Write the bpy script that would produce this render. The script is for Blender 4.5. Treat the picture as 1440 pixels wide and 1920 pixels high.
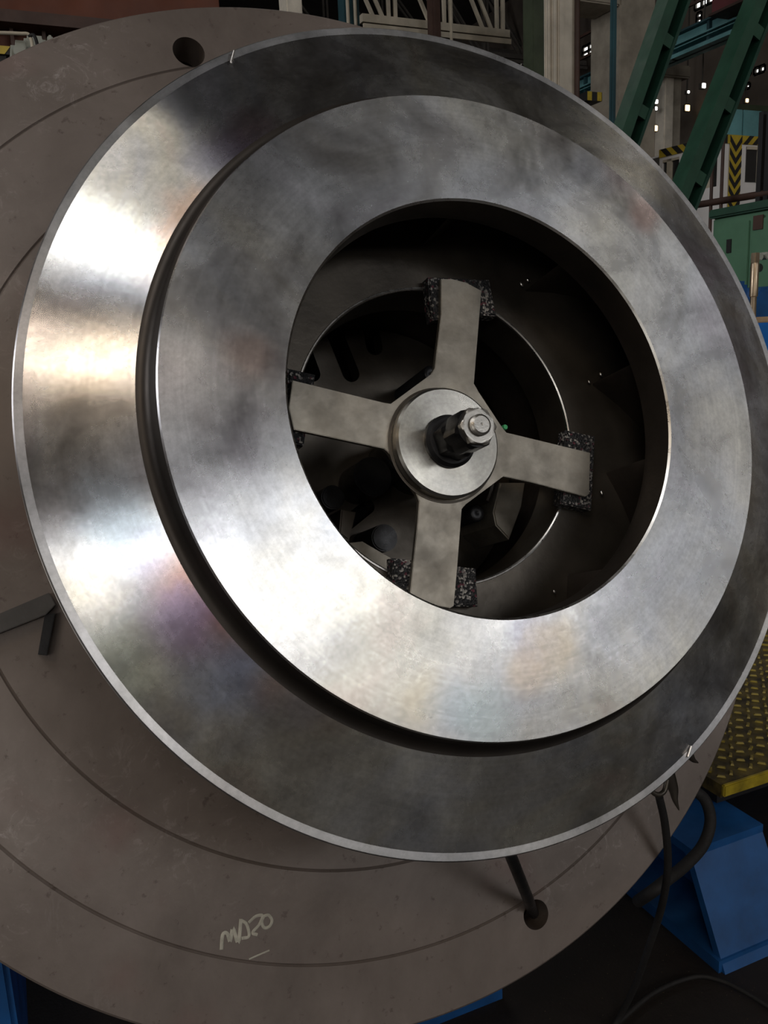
import bpy, bmesh, math, random
import numpy as np
from mathutils import Matrix, Vector
random.seed(7)
for o in list(bpy.data.objects): bpy.data.objects.remove(o)
S = bpy.context.scene
COL = S.collection
H = 1.45                                  # eye height of the photographer
F = 1604.3                                # focal length in pixels of the 1440 wide frame

# ------------------------------------------------------------------ camera
MW = np.array([[0.9125049571401883, 0.1228553824640253, -0.3901810582206693],
               [-0.4068344855702482, 0.1730729058047285, -0.8969567830319914],
               [-0.04266619909688188, 0.9772166209576696, 0.20791169081775945]])
cam_d = bpy.data.cameras.new('camera'); cam = bpy.data.objects.new('camera', cam_d); COL.objects.link(cam)
m = Matrix([list(r) for r in MW]).to_4x4(); m.translation = (0, 0, H); cam.matrix_world = m
cam_d.sensor_fit = 'HORIZONTAL'; cam_d.sensor_width = 36; cam_d.lens = 36*F/1440; cam_d.clip_start = .02; cam_d.clip_end = 300
S.camera = cam

# ------------------------------------------------------------------ world, exposure
w = bpy.data.worlds.new('world'); S.world = w; w.use_nodes = True
w.node_tree.nodes['Background'].inputs[0].default_value = (.75, .85, 1, 1)
w.node_tree.nodes['Background'].inputs[1].default_value = .6
S.view_settings.view_transform = 'Standard'; S.view_settings.look = 'None'
S.view_settings.exposure = 0; S.view_settings.gamma = 1
S.cycles.use_light_tree = False           # less noise with these few big windows
# brightness of the daylight seen in the panes (day) of the hall: (strength, colour)
DAY_WALL_R = 9.5
DAY_WALL_L = 6.4
FILL_SIDE = 10.0  # for the added left-wall windows that brighten the background
DAY_LOW = 2.8
DAY_ROOF = 14.0
DAY_ROOF2 = 3.2
LAMP = 20.0
DAY_FAR = 3.0

# ------------------------------------------------------------------ the spindle axis frame (unit = 0.5 m, flange radius 1)
A = np.array([[0.9308979906638635, -0.3652792506807023, 0.0],
              [0.12188847014482262, 0.3106273672305191, -0.9426843796165786],
              [0.34434304381473646, 0.8775429948153507, 0.33368572104129846]])
C0 = np.array([-1.0832, 0, 1.7462])
U = .5
AX = Matrix([list(r) for r in A]).to_4x4()
AX.translation = Vector(-(A @ C0)*U) + Vector((0, 0, H))

def ray(px, py): return MW @ np.array([(px-720)/F, -(py-960)/F, -1.0])
def bp(px, py, z=0):                      # pixel of the photograph -> point of a plane across the spindle axis
    d = A.T @ ray(px, py); t = (z-C0[2])/d[2]; return (C0+t*d)*U
def at(px, py, axis, val):                # pixel -> world point on the plane x, y or z = val
    d = ray(px, py); o = np.array([0, 0, H]); t = (val-o[axis])/d[axis]; return Vector(o+t*d)

# ------------------------------------------------------------------ materials
MATS = {}
def newmat(name):
    m = bpy.data.materials.new(name); m.use_nodes = True; nt = m.node_tree
    return m, nt, nt.nodes['Principled BSDF'], nt.nodes, nt.links
def ramp(nt, src, stops, interp='LINEAR'):
    r = nt.nodes.new('ShaderNodeValToRGB'); e = r.color_ramp.elements; r.color_ramp.interpolation = interp
    while len(e) < len(stops): e.new(.5)
    for el, (p, c) in zip(e, stops):
        el.position = p; el.color = (*c, 1) if len(c) == 3 else c
    nt.links.new(src, r.inputs[0]); return r.outputs[0]
def g(v): return (v, v, v)
def noise(nt, scale, detail=4, rough=.5, vec=None, dist=0):
    n = nt.nodes.new('ShaderNodeTexNoise'); n.inputs['Scale'].default_value = scale
    n.inputs['Detail'].default_value = detail; n.inputs['Roughness'].default_value = rough; n.inputs['Distortion'].default_value = dist
    if vec is not None: nt.links.new(vec, n.inputs['Vector'])
    return n.outputs['Fac']
def mix(nt, f, a, b, mode='MIX'):
    n = nt.nodes.new('ShaderNodeMix'); n.data_type = 'RGBA'; n.blend_type = mode
    for s, v in ((n.inputs[0], f), (n.inputs[6], a), (n.inputs[7], b)):
        if isinstance(v, (int, float)): s.default_value = v
        elif isinstance(v, tuple): s.default_value = (*v, 1)
        else: nt.links.new(v, s)
    return n.outputs[2]
def math_(nt, op, a, b=0.0, clamp=False):
    n = nt.nodes.new('ShaderNodeMath'); n.operation = op; n.use_clamp = clamp
    for s, v in ((n.inputs[0], a), (n.inputs[1], b)):
        if isinstance(v, (int, float)): s.default_value = v
        else: nt.links.new(v, s)
    return n.outputs[0]
def objco(nt):
    return nt.nodes.new('ShaderNodeTexCoord').outputs['Object']
def bump(nt, b, h, strength=.2, dist=.002):
    n = nt.nodes.new('ShaderNodeBump'); n.inputs['Strength'].default_value = strength; n.inputs['Distance'].default_value = dist
    nt.links.new(h, n.inputs['Height']); nt.links.new(n.outputs[0], b.inputs['Normal'])

def simple(name, col, rough=.6, metal=0., var=.25, scale=6, bs=.15, spec=.5):
    if name in MATS: return MATS[name]
    m, nt, b, N, L = newmat(name)
    co = objco(nt); n1 = noise(nt, scale, 6, .6, co)
    c = ramp(nt, n1, [(.3, tuple(x*(1-var) for x in col)), (.7, tuple(min(1, x*(1+var)) for x in col))])
    L.new(c, b.inputs['Base Color']); b.inputs['Metallic'].default_value = metal
    b.inputs['Specular IOR Level'].default_value = spec
    r = ramp(nt, noise(nt, scale*2.3, 4, .6, co), [(.3, g(max(.02, rough-.08))), (.7, g(min(1, rough+.08)))]); L.new(r, b.inputs['Roughness'])
    if bs: bump(nt, b, noise(nt, scale*12, 5, .6, co), bs, .002)
    MATS[name] = m; return m

def spot(nt, co, p, r, soft=.5, wob=.5):
    """soft round stain around an axis-frame point p (metres) with a ragged edge"""
    n = nt.nodes.new('ShaderNodeVectorMath'); n.operation = 'DISTANCE'; nt.links.new(co, n.inputs[0]); n.inputs[1].default_value = tuple(p)
    d = math_(nt, 'DIVIDE', n.outputs['Value'], r)
    nz = noise(nt, 14, 5, .6, co)
    d = math_(nt, 'ADD', d, math_(nt, 'MULTIPLY', math_(nt, 'SUBTRACT', nz, .5), wob*2.2))
    mr = nt.nodes.new('ShaderNodeMapRange'); mr.interpolation_type = 'SMOOTHSTEP'
    mr.inputs[1].default_value = 1.0; mr.inputs[2].default_value = 1-soft; mr.inputs[3].default_value = 0; mr.inputs[4].default_value = 1
    nt.links.new(d, mr.inputs[0]); return mr.outputs[0]

def turned_steel(name, base=(.56, .545, .53), rough=.27, aniso=.85, spots=(), dirt=.5, tint=.5):
    """lathe-turned steel: circular tool marks (anisotropic about the local Z), temper colours and smudges"""
    m, nt, b, N, L = newmat(name); co = objco(nt)
    b.inputs['Metallic'].default_value = 1
    cloud = noise(nt, 5.5, 9, .62, co, .7)
    cloud2 = noise(nt, 12, 9, .66, co, .6)
    c = ramp(nt, cloud, [(.28, tuple(x*.55 for x in base)), (.44, tuple(x*.88 for x in base)), (.54, base), (.66, tuple(min(1, x*1.2) for x in base))])
    sm = ramp(nt, cloud2, [(.40, (0, 0, 0)), (.72, (1, 1, 1))])
    c = mix(nt, math_(nt, 'MULTIPLY', sm, .5*dirt), c, (.27, .255, .26))
    hue = noise(nt, 4.2, 5, .55, co, .9)
    hc = ramp(nt, hue, [(.28, (.62, .46, .36)), (.38, (.60, .56, .45)), (.48, (.56, .55, .54)), (.58, (.50, .53, .60)), (.70, (.47, .44, .56))])
    c = mix(nt, tint, c, mix(nt, 1.0, c, mix(nt, 1., hc, (1.75, 1.78, 1.8), 'MULTIPLY'), 'MULTIPLY'))
    for (p, r, colr, amt) in spots:
        c = mix(nt, math_(nt, 'MULTIPLY', spot(nt, co, p, r*1.15, .8), min(.9, amt*1.15)), c, colr)
    # fine rings
    sx = N.new('ShaderNodeSeparateXYZ'); L.new(co, sx.inputs[0])
    rad = math_(nt, 'SQRT', math_(nt, 'ADD', math_(nt, 'MULTIPLY', sx.outputs[0], sx.outputs[0]), math_(nt, 'MULTIPLY', sx.outputs[1], sx.outputs[1])))
    ring = N.new('ShaderNodeTexNoise'); ring.noise_dimensions = '1D'; ring.inputs['Scale'].default_value = 230; ring.inputs['Detail'].default_value = 3
    L.new(rad, ring.inputs['W'])
    rc = ramp(nt, ring.outputs['Fac'], [(.3, g(.95)), (.7, g(1.03))]); c = mix(nt, 1., c, rc, 'MULTIPLY')
    fine = noise(nt, 170, 4, .65, co)
    c = mix(nt, 1., c, ramp(nt, fine, [(.35, g(.90)), (.65, g(1.08))]), 'MULTIPLY')
    L.new(c, b.inputs['Base Color'])
    r = ramp(nt, noise(nt, 9, 9, .65, co, .5), [(.3, g(rough-.07)), (.7, g(rough+.08))]); L.new(r, b.inputs['Roughness'])
    b.inputs['Anisotropic'].default_value = aniso; b.inputs['Anisotropic Rotation'].default_value = .25
    t = N.new('ShaderNodeTangent'); t.direction_type = 'RADIAL'; t.axis = 'Z'; L.new(t.outputs[0], b.inputs['Tangent'])

    MATS[name] = m; return m

def plate_steel():
    """brown-grey mill plate, dull, scratched and pitted"""
    m, nt, b, N, L = newmat('plate_steel'); co = objco(nt)
    c1 = noise(nt, 3.2, 8, .65, co, .3)
    c = ramp(nt, c1, [(.25, (.11, .088, .077)), (.45, (.172, .141, .124)), (.6, (.215, .178, .158)), (.78, (.30, .262, .236))])
    pits = noise(nt, 55, 5, .7, co)
    c = mix(nt, ramp(nt, pits, [(.62, g(0)), (.69, g(.7))]), c, (.10, .075, .065))
    sc = noise(nt, 26, 9, .8, co, 1.5); big = noise(nt, 2.6, 3, .5, co)
    f = math_(nt, 'MULTIPLY', ramp(nt, sc, [(.54, g(0)), (.66, g(1))]), ramp(nt, big, [(.45, g(0)), (.68, g(.7))]))
    c = mix(nt, f, c, (.55, .5, .48))
    red = noise(nt, 4.5, 4, .5, co); c = mix(nt, ramp(nt, red, [(.6, g(0)), (.75, g(.35))]), c, (.22, .10, .09))
    L.new(c, b.inputs['Base Color']); b.inputs['Metallic'].default_value = .3; b.inputs['Specular IOR Level'].default_value = .4
    r = ramp(nt, noise(nt, 12, 6, .65, co), [(.3, g(.34)), (.7, g(.44))]); L.new(r, b.inputs['Roughness'])
    b.inputs['Anisotropic'].default_value = .55; b.inputs['Anisotropic Rotation'].default_value = .25
    t = N.new('ShaderNodeTangent'); t.direction_type = 'RADIAL'; t.axis = 'Z'; L.new(t.outputs[0], b.inputs['Tangent'])
    bump(nt, b, pits, .12, .0015)
    MATS['plate_steel'] = m; return m

def crumb_rubber():
    m, nt, b, N, L = newmat('crumb_rubber'); co = objco(nt)
    v = N.new('ShaderNodeTexVoronoi'); v.inputs['Scale'].default_value = 340; L.new(co, v.inputs['Vector'])
    s = N.new('ShaderNodeSeparateColor'); L.new(v.outputs['Color'], s.inputs[0])
    c = ramp(nt, s.outputs[0], [(0, (.012, .012, .014)), (.5, (.02, .02, .022)), (.72, (.26, .245, .235)), (.88, (.12, .03, .045)), (.93, (.38, .36, .33))], 'CONSTANT')
    big = noise(nt, 18, 3, .6, co)
    c = mix(nt, ramp(nt, big, [(.3, g(.9)), (.6, g(0))]), c, (.015, .015, .017))
    L.new(c, b.inputs['Base Color']); b.inputs['Roughness'].default_value = .7
    bump(nt, b, v.outputs['Distance'], .8, .003); MATS['crumb_rubber'] = m; return m

def emit(name, col, strength, dirt=.0, scale=3):
    if name in MATS: return MATS[name]
    m = bpy.data.materials.new(name); m.use_nodes = True; nt = m.node_tree; nt.nodes.clear()
    o = nt.nodes.new('ShaderNodeOutputMaterial'); e = nt.nodes.new('ShaderNodeEmission')
    e.inputs[0].default_value = (*col, 1); e.inputs[1].default_value = strength
    if dirt:
        n = noise(nt, scale, 4, .6, objco(nt)); nt.links.new(ramp(nt, n, [(.3, tuple(x*(1-dirt) for x in col)), (.7, col)]), e.inputs[0])
    nt.links.new(e.outputs[0], o.inputs[0]); MATS[name] = m; return m

def floor_mat():
    m, nt, b, N, L = newmat('oily_floor'); co = objco(nt)
    c = ramp(nt, noise(nt, 2.2, 8, .7, co), [(.3, (.008, .006, .005)), (.6, (.018, .013, .010)), (.8, (.032, .023, .016))])
    v = N.new('ShaderNodeTexVoronoi'); v.inputs['Scale'].default_value = 70; L.new(co, v.inputs['Vector'])
    c = mix(nt, ramp(nt, v.outputs['Distance'], [(.0, g(1)), (.07, g(0))]), c, (.4, .3, .17))
    L.new(c, b.inputs['Base Color']); b.inputs['Roughness'].default_value = .6
    bump(nt, b, noise(nt, 60, 6, .7, co), .5, .004); MATS['floor'] = m; return m

# ------------------------------------------------------------------ mesh helpers
def mesh_obj(name, bm, mat, parent=None, smooth=None):
    me = bpy.data.meshes.new(name); bm.normal_update(); bm.to_mesh(me); bm.free()
    o = bpy.data.objects.new(name, me); COL.objects.link(o)
    if mat: me.materials.append(mat)
    if parent: o.parent = parent
    if smooth is not None:
        me.polygons.foreach_set('use_smooth', [True]*len(me.polygons))
        me.set_sharp_from_angle(angle=math.radians(smooth))
    return o
def tag(o, label=None, cat=None, group=None, kind=None):
    if label: o['label'] = label
    if cat: o['category'] = cat
    if group: o['group'] = group
    if kind: o['kind'] = kind
    return o
def empty(name, label, cat, mat4=None, group=None):
    o = bpy.data.objects.new(name, None); COL.objects.link(o); o.empty_display_size = .05
    if mat4 is not None: o.matrix_world = mat4
    return tag(o, label, cat, group)
def axis_thing(name, label, cat, group=None): return empty(name, label, cat, AX.copy(), group)
def here(p): return Matrix.Translation(Vector(p))

def revolve(profile, n=240, closed=False, center=(0, 0)):
    """profile: list of (r, z) in units of U -> turned body about local Z"""
    bm = bmesh.new(); rings = []
    for r, z in profile:
        if r <= 1e-6: rings.append([bm.verts.new((center[0], center[1], z*U))]*n); continue
        rings.append([bm.verts.new((center[0]+r*U*math.cos(2*math.pi*k/n), center[1]+r*U*math.sin(2*math.pi*k/n), z*U)) for k in range(n)])
    pairs = list(zip(rings, rings[1:])) + ([(rings[-1], rings[0])] if closed else [])
    for a, b in pairs:
        for k in range(n):
            q = [a[k], a[(k+1) % n], b[(k+1) % n], b[k]]
            u = []
            for v in q:
                if v not in u: u.append(v)
            if len(u) >= 3:
                try: bm.faces.new(u)
                except ValueError: pass
    bmesh.ops.recalc_face_normals(bm, faces=bm.faces)
    return bm
def prism(pts, z0, z1, bev=0.0, bm=None):
    """polygon pts (x,y) extruded between z0 and z1"""
    bm = bm or bmesh.new()
    lo = [bm.verts.new((p[0], p[1], z0)) for p in pts]; hi = [bm.verts.new((p[0], p[1], z1)) for p in pts]
    top = bm.faces.new(hi); bm.faces.new(lo[::-1]); n = len(pts)
    for k in range(n): bm.faces.new((lo[k], lo[(k+1) % n], hi[(k+1) % n], hi[k]))
    bmesh.ops.recalc_face_normals(bm, faces=bm.faces)
    if bev:
        es = [e for e in bm.edges if all(abs(v.co.z-z1) < 1e-7 for v in e.verts)]
        bmesh.ops.bevel(bm, geom=es, offset=bev, segments=2, affect='EDGES')
    return bm
def box(p0, p1, bev=0.0, bm=None):
    bm2 = bmesh.new()
    c = [(a+b)/2 for a, b in zip(p0, p1)]; s = [abs(b-a) for a, b in zip(p0, p1)]
    bmesh.ops.create_cube(bm2, size=1, matrix=Matrix.Translation(c) @ Matrix.Diagonal((*s, 1)))
    if bev: bmesh.ops.bevel(bm2, geom=bm2.edges[:], offset=bev, segments=2, affect='EDGES')
    if bm is None: return bm2
    me = bpy.data.meshes.new('t'); bm2.to_mesh(me); bm2.free(); bm.from_mesh(me); bpy.data.meshes.remove(me); return bm
def bar(a, b, wx, wy, bm=None, up=Vector((0, 0, 1)), bev=0.0):
    """rectangular bar from a to b, wx across, wy along the 'up' side"""
    a = Vector(a); b = Vector(b); d = (b-a); L = d.length; d.normalize()
    x = d.cross(up)
    if x.length < 1e-4: x = d.cross(Vector((1, 0, 0)))
    x.normalize(); y = x.cross(d)
    M = Matrix((x, y, d)).transposed().to_4x4(); M.translation = (a+b)/2
    bm2 = bmesh.new(); bmesh.ops.create_cube(bm2, size=1, matrix=M @ Matrix.Diagonal((wx, wy, L, 1)))
    if bev: bmesh.ops.bevel(bm2, geom=bm2.edges[:], offset=bev, segments=1, affect='EDGES')
    if bm is None: return bm2
    me = bpy.data.meshes.new('t'); bm2.to_mesh(me); bm2.free(); bm.from_mesh(me); bpy.data.meshes.remove(me); return bm
def tube(pts, r, n=12, sub=8, bm=None, taper=None, flat=1.0):
    """smooth tube through points (Catmull-Rom)"""
    P = [Vector(p) for p in pts]; Q = []
    if len(P) > 2 and sub > 1:
        E = [P[0]*2-P[1]]+P+[P[-1]*2-P[-2]]
        for i in range(1, len(E)-2):
            for k in range(sub):
                t = k/sub; a, b, c, d = E[i-1], E[i], E[i+1], E[i+2]
                Q.append(.5*((2*b)+(c-a)*t+(2*a-5*b+4*c-d)*t*t+(3*b-a-3*c+d)*t**3))
        Q.append(P[-1])
    else: Q = P
    bm = bm or bmesh.new(); rings = []; prev = None
    for i, q in enumerate(Q):
        d = (Q[min(i+1, len(Q)-1)]-Q[max(i-1, 0)]).normalized()
        x = d.cross(Vector((0, 0, 1))) if prev is None else (prev - d*prev.dot(d))
        if x.length < 1e-4: x = d.cross(Vector((0, 1, 0)))
        x.normalize(); prev = x; y = d.cross(x)
        rr = r if taper is None else r*(taper[0]+(taper[1]-taper[0])*i/(len(Q)-1))
        rings.append([bm.verts.new(q+x*rr*math.cos(2*math.pi*k/n)+y*rr*flat*math.sin(2*math.pi*k/n)) for k in range(n)])
    for a, b in zip(rings, rings[1:]):
        for k in range(n): bm.faces.new((a[k], a[(k+1) % n], b[(k+1) % n], b[k]))
    bm.faces.new(rings[0][::-1]); bm.faces.new(rings[-1])
    bmesh.ops.recalc_face_normals(bm, faces=bm.faces)
    return bm
def cyl(c, axis, r, h, n=24, bev=0.0, bm=None):
    """cylinder from c along axis for h"""
    axis = Vector(axis).normalized(); q = Vector((0, 0, 1)).rotation_difference(axis).to_matrix().to_4x4()
    q.translation = Vector(c)+axis*h/2
    bm2 = bmesh.new(); bmesh.ops.create_cone(bm2, cap_ends=True, segments=n, radius1=r, radius2=r, depth=h, matrix=q)
    if bev: bmesh.ops.bevel(bm2, geom=[e for e in bm2.edges if len(e.link_faces) == 2 and any(len(f.verts) > 4 for f in e.link_faces)], offset=bev, segments=2, affect='EDGES')
    if bm is None: return bm2
    me = bpy.data.meshes.new('t'); bm2.to_mesh(me); bm2.free(); bm.from_mesh(me); bpy.data.meshes.remove(me); return bm
def hexnut(cx, cy, z0, z1, af, rot=0, chamfer=.12, hole=0):
    """hexagonal nut with chamfered corners, local z from z0 to z1 (metres)"""
    R = af/math.sqrt(3); n = 48; bm = bmesh.new(); h = z1-z0
    def rr(a, lim):
        a = (a-rot) % (math.pi/3)-math.pi/6
        return min(af/2/math.cos(a), lim)
    rings = []
    for z, lim in ((z0, R*.97), (z0+h*.06, R), (z1-h*chamfer, R), (z1, af/2*.985)):
        rings.append([bm.verts.new((cx+rr(2*math.pi*k/n, lim)*math.cos(2*math.pi*k/n), cy+rr(2*math.pi*k/n, lim)*math.sin(2*math.pi*k/n), z)) for k in range(n)])
    for a, b in zip(rings, rings[1:]):
        for k in range(n): bm.faces.new((a[k], a[(k+1) % n], b[(k+1) % n], b[k]))
    bm.faces.new(rings[-1]); bm.faces.new(rings[0][::-1])
    bmesh.ops.recalc_face_normals(bm, faces=bm.faces); return bm
def threaded(cx, cy, z0, z1, r, pitch=.0022, n=32):
    """rod with real thread ridges"""
    bm = bmesh.new(); rings = []; z = z0; k2 = 0
    zs = []
    while z < z1-pitch: zs += [(z, r*.9), (z+pitch*.5, r)]; z += pitch
    zs += [(z1-.0012, r*.9), (z1, r*.78)]
    for zz, rr in zs:
        rings.append([bm.verts.new((cx+rr*math.cos(2*math.pi*k/n), cy+rr*math.sin(2*math.pi*k/n), zz)) for k in range(n)])
    for a, b in zip(rings, rings[1:]):
        for k in range(n): bm.faces.new((a[k], a[(k+1) % n], b[(k+1) % n], b[k]))
    c = bm.verts.new((cx, cy, z1-.0012))
    inner = [bm.verts.new((cx+.12*r*math.cos(2*math.pi*k/n), cy+.12*r*math.sin(2*math.pi*k/n), z1)) for k in range(n)]
    for k in range(n):
        bm.faces.new((rings[-1][k], rings[-1][(k+1) % n], inner[(k+1) % n], inner[k])); bm.faces.new((inner[k], inner[(k+1) % n], c))
    bm.faces.new(rings[0][::-1]); bmesh.ops.recalc_face_normals(bm, faces=bm.faces); return bm
def boolean_cut(o, cutters):
    for cbm in cutters:
        c = mesh_obj('cutter', cbm, None); c.matrix_world = o.matrix_world
        md = o.modifiers.new('b', 'BOOLEAN'); md.object = c; md.operation = 'DIFFERENCE'; md.solver = 'EXACT'
        bpy.context.view_layer.update()
        dg = bpy.context.evaluated_depsgraph_get()
        me = bpy.data.meshes.new_from_object(o.evaluated_get(dg)); o.modifiers.clear(); o.data = me
        bpy.data.objects.remove(c)
    me.polygons.foreach_set('use_smooth', [True]*len(me.polygons)); me.set_sharp_from_angle(angle=math.radians(18))

# ------------------------------------------------------------------ material instances
def P3(px, py, z): return tuple(bp(px, py, z))
flange_spots = [
    (P3(335, 480, .02), .045, (.66, .40, .24), .75), (P3(372, 420, .03), .05, (.62, .42, .30), .7),
    (P3(300, 560, .02), .035, (.50, .40, .42), .5), (P3(440, 300, .02), .045, (.30, .24, .34), .75), (P3(470, 255, .02), .04, (.32, .20, .22), .6),
    (P3(390, 320, .02), .04, (.42, .42, .52), .5),
    (P3(350, 1085, .03), .045, (.66, .40, .30), .85), (P3(375, 1125, .03), .03, (.82, .60, .26), .7), (P3(385, 1175, .03), .05, (.48, .27, .44), .8), (P3(340, 1150, .03), .04, (.56, .42, .66), .6),
    (P3(430, 1190, .03), .04, (.58, .36, .26), .7), (P3(330, 1180, .02), .045, (.52, .46, .62), .5), (P3(470, 1240, .03), .05, (.36, .38, .52), .7), (P3(400, 1260, .02), .05, (.40, .45, .60), .55),
    (P3(520, 1270, .03), .035, (.48, .30, .22), .6), (P3(560, 1310, .03), .04, (.42, .40, .42), .6),
    (P3(200, 960, .02), .05, (.52, .62, .74), .5), (P3(250, 1010, .02), .05, (.50, .60, .70), .5), (P3(290, 1060, .02), .04, (.50, .46, .64), .4),
    (P3(220, 1260, .02), .06, (.58, .66, .54), .4)]
ring_spots = [
    (P3(470, 672, .123), .035, (.64, .42, .32), .35), (P3(800, 1320, .123), .04, (.66, .58, .44), .5), (P3(850, 1330, .123), .04, (.50, .56, .62), .5),
    (P3(1000, 1200, .123), .04, (.42, .42, .52), .5), (P3(1040, 1215, .123), .04, (.60, .50, .36), .5), (P3(985, 1260, .123), .035, (.60, .48, .36), .5), (P3(900, 1345, .123), .05, (.52, .60, .60), .5),
    (P3(460, 790, .123), .03, (.34, .32, .35), .4), (P3(450, 830, .123), .028, (.34, .32, .35), .4), (P3(470, 860, .123), .03, (.36, .34, .37), .35), (P3(380, 790, .123), .02, (.34, .32, .33), .5),
    (P3(1170, 330, .123), .04, (.50, .40, .38), .5), (P3(1205, 400, .123), .03, (.60, .38, .32), .5), (P3(1040, 250, .123), .05, (.36, .32, .28), .5),
    (P3(830, 260, .123), .05, (.42, .40, .40), .4)]
M_flange = turned_steel('turned_flange_steel', base=(.58, .565, .55), spots=flange_spots, rough=.26, aniso=.80, tint=.6, dirt=.8)
M_ring = turned_steel('turned_ring_steel', base=(.66, .645, .63), spots=ring_spots, rough=.265, aniso=.80, tint=.4, dirt=.3)
M_rim = turned_steel('turned_rim_steel', base=(.52, .505, .50), rough=.32, aniso=.7, tint=.15, dirt=.3)
M_washer = turned_steel('turned_washer_steel', base=(.46, .44, .40), rough=.30, aniso=.82, tint=.2, dirt=.5)
M_plate = plate_steel()
M_crumb = crumb_rubber()
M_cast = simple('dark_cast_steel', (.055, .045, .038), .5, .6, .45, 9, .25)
M_cast2 = simple('dark_machined_steel', (.085, .073, .06), .42, .7, .4, 7, .15)  # evenly dark brown machined steel
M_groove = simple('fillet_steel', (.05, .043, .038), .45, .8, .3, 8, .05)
M_spider = simple('ground_plate_steel', (.31, .28, .235), .46, .8, .42, 14, .07)
M_black = simple('black_oxide_steel', (.022, .022, .024), .38, .5, .4, 30, .1)
M_nut = simple('bright_nut_steel', (.42, .40, .37), .35, .9, .25, 40, .1)
M_edge = simple('bright_edge_steel', (.75, .73, .70), .3, 1., .1, 30, 0)
M_rope = simple('black_rubber_hose', (.010, .009, .009), .75, 0, .3, 40, .2)
M_blue = simple('blue_machine_paint', (.010, .075, .24), .45, 0, .35, 7, .15)
M_blue2 = simple('bright_blue_paint', (.01, .14, .50), .4, 0, .2, 7, .1)
M_green = simple('green_machine_paint', (.022, .075, .045), .5, 0, .25, 4, .1)
M_green2 = simple('shaded_green_paint', (.012, .052, .034), .5, 0, .3, 3, .1)  # darker copy of the brace green, shade of the recess put into the colour
M_greenc = simple('green_cabinet_paint', (.09, .21, .125), .5, 0, .2, 3, .05)
M_olive = simple('olive_steel_paint', (.05, .065, .035), .6, 0, .3, 3, .1)
M_teal = simple('teal_crane_paint', (.15, .36, .38), .55, 0, .25, 2, .1)
M_teald = simple('dark_teal_crane_paint', (.02, .07, .085), .6, 0, .3, 2, .1)
M_conc = simple('weathered_concrete', (.34, .30, .24), .85, 0, .3, 2.5, .4)
M_concl = simple('pale_concrete', (.76, .69, .58), .85, 0, .22, 2.5, .3)
M_brown = simple('brown_steel_paint', (.07, .035, .025), .6, 0, .3, 3, .1)
M_orange = simple('rust_orange_crane_paint', (.12, .030, .010), .6, 0, .3, 1.5, .1)
M_truss = simple('cream_truss_paint', (.52, .46, .36), .7, 0, .25, 3, .1)
M_trussd = simple('sooty_truss_paint', (.075, .065, .055), .8, 0, .3, 3, .1)
M_white = simple('white_booth_paint', (.84, .81, .79), .5, 0, .07, 2, .05)
M_glass = simple('dark_booth_glass', (.03, .03, .03), .2, 0, .3, 2, 0)
M_yel = simple('yellow_hazard_paint', (.50, .36, .03), .5, 0, .2, 12, .05)
M_blk = simple('black_hazard_paint', (.012, .011, .012), .6, 0, .2, 12, .05)
M_tread = simple('yellow_tread_paint', (.085, .062, .014), .6, 0, .8, 26, .3)
M_grey = simple('light_grey_machine_paint', (.36, .37, .32), .5, 0, .12, 5, .05)
M_wood = simple('pale_wood', (.45, .30, .17), .7, 0, .25, 12, .2)
M_brass = simple('tan_shaft_metal', (.42, .33, .23), .35, .85, .2, 8, .1)
M_roof = simple('sooty_roof', (.05, .042, .036), .9, 0, .3, 1, .1)
M_wallm = simple('sooty_plaster', (.16, .13, .105), .9, 0, .3, .8, .2)
M_chalk = simple('chalk', (.42, .40, .34), .95, 0, .3, 60, .3)
M_floor = floor_mat()
M_day = emit('daylight_pane', (.96, .98, 1.0), DAY_WALL_R, .25, .8)
M_dayL = emit('daylight_pane_left', (1.0, .97, .91), DAY_WALL_L, .25, .8)
M_dayroof = emit('skylight_pane', (.96, .98, 1.0), DAY_ROOF, .15, .5)
M_dayroof2 = emit('dusty_skylight_pane', (1.0, .97, .93), DAY_ROOF2, .15, .5)
M_fillside = emit('side_fill_pane', (.98, .98, 1.0), FILL_SIDE, .2, .8)
M_daylow = emit('dusty_daylight_pane', (1.0, .96, .91), DAY_LOW, .2, .8)
M_lamp = emit('warm_lamp_glow', (1.0, .80, .58), LAMP)
M_dayfar = emit('far_daylight_pane', (.98, .98, .95), DAY_FAR, .3, 1.5)
M_daywarm = emit('far_warm_lamp', (1.0, .70, .36), 3.0)

for m_ in (M_fillside, M_day, M_dayL, M_dayroof, M_dayroof2, M_daylow, M_lamp): m_.cycles.emission_sampling = 'FRONT'
for m_ in (M_dayfar, M_daywarm): m_.cycles.emission_sampling = 'NONE'      # tiny far lights: not worth light samples
# ------------------------------------------------------------------ the hall (structure)
X0, X1, Y0, Y1, ZR = -14.0, 17.0, -14.0, 48.0, 12.0
def struct(name, bm, mat, parent=None, smooth=None):
    o = mesh_obj(name, bm, mat, parent, smooth)
    if parent is None: tag(o, kind='structure')
    return o
struct('floor', box((X0-.3, Y0-.3, -.3), (X1+.3, Y1+.3, 0)), M_floor)

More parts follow.
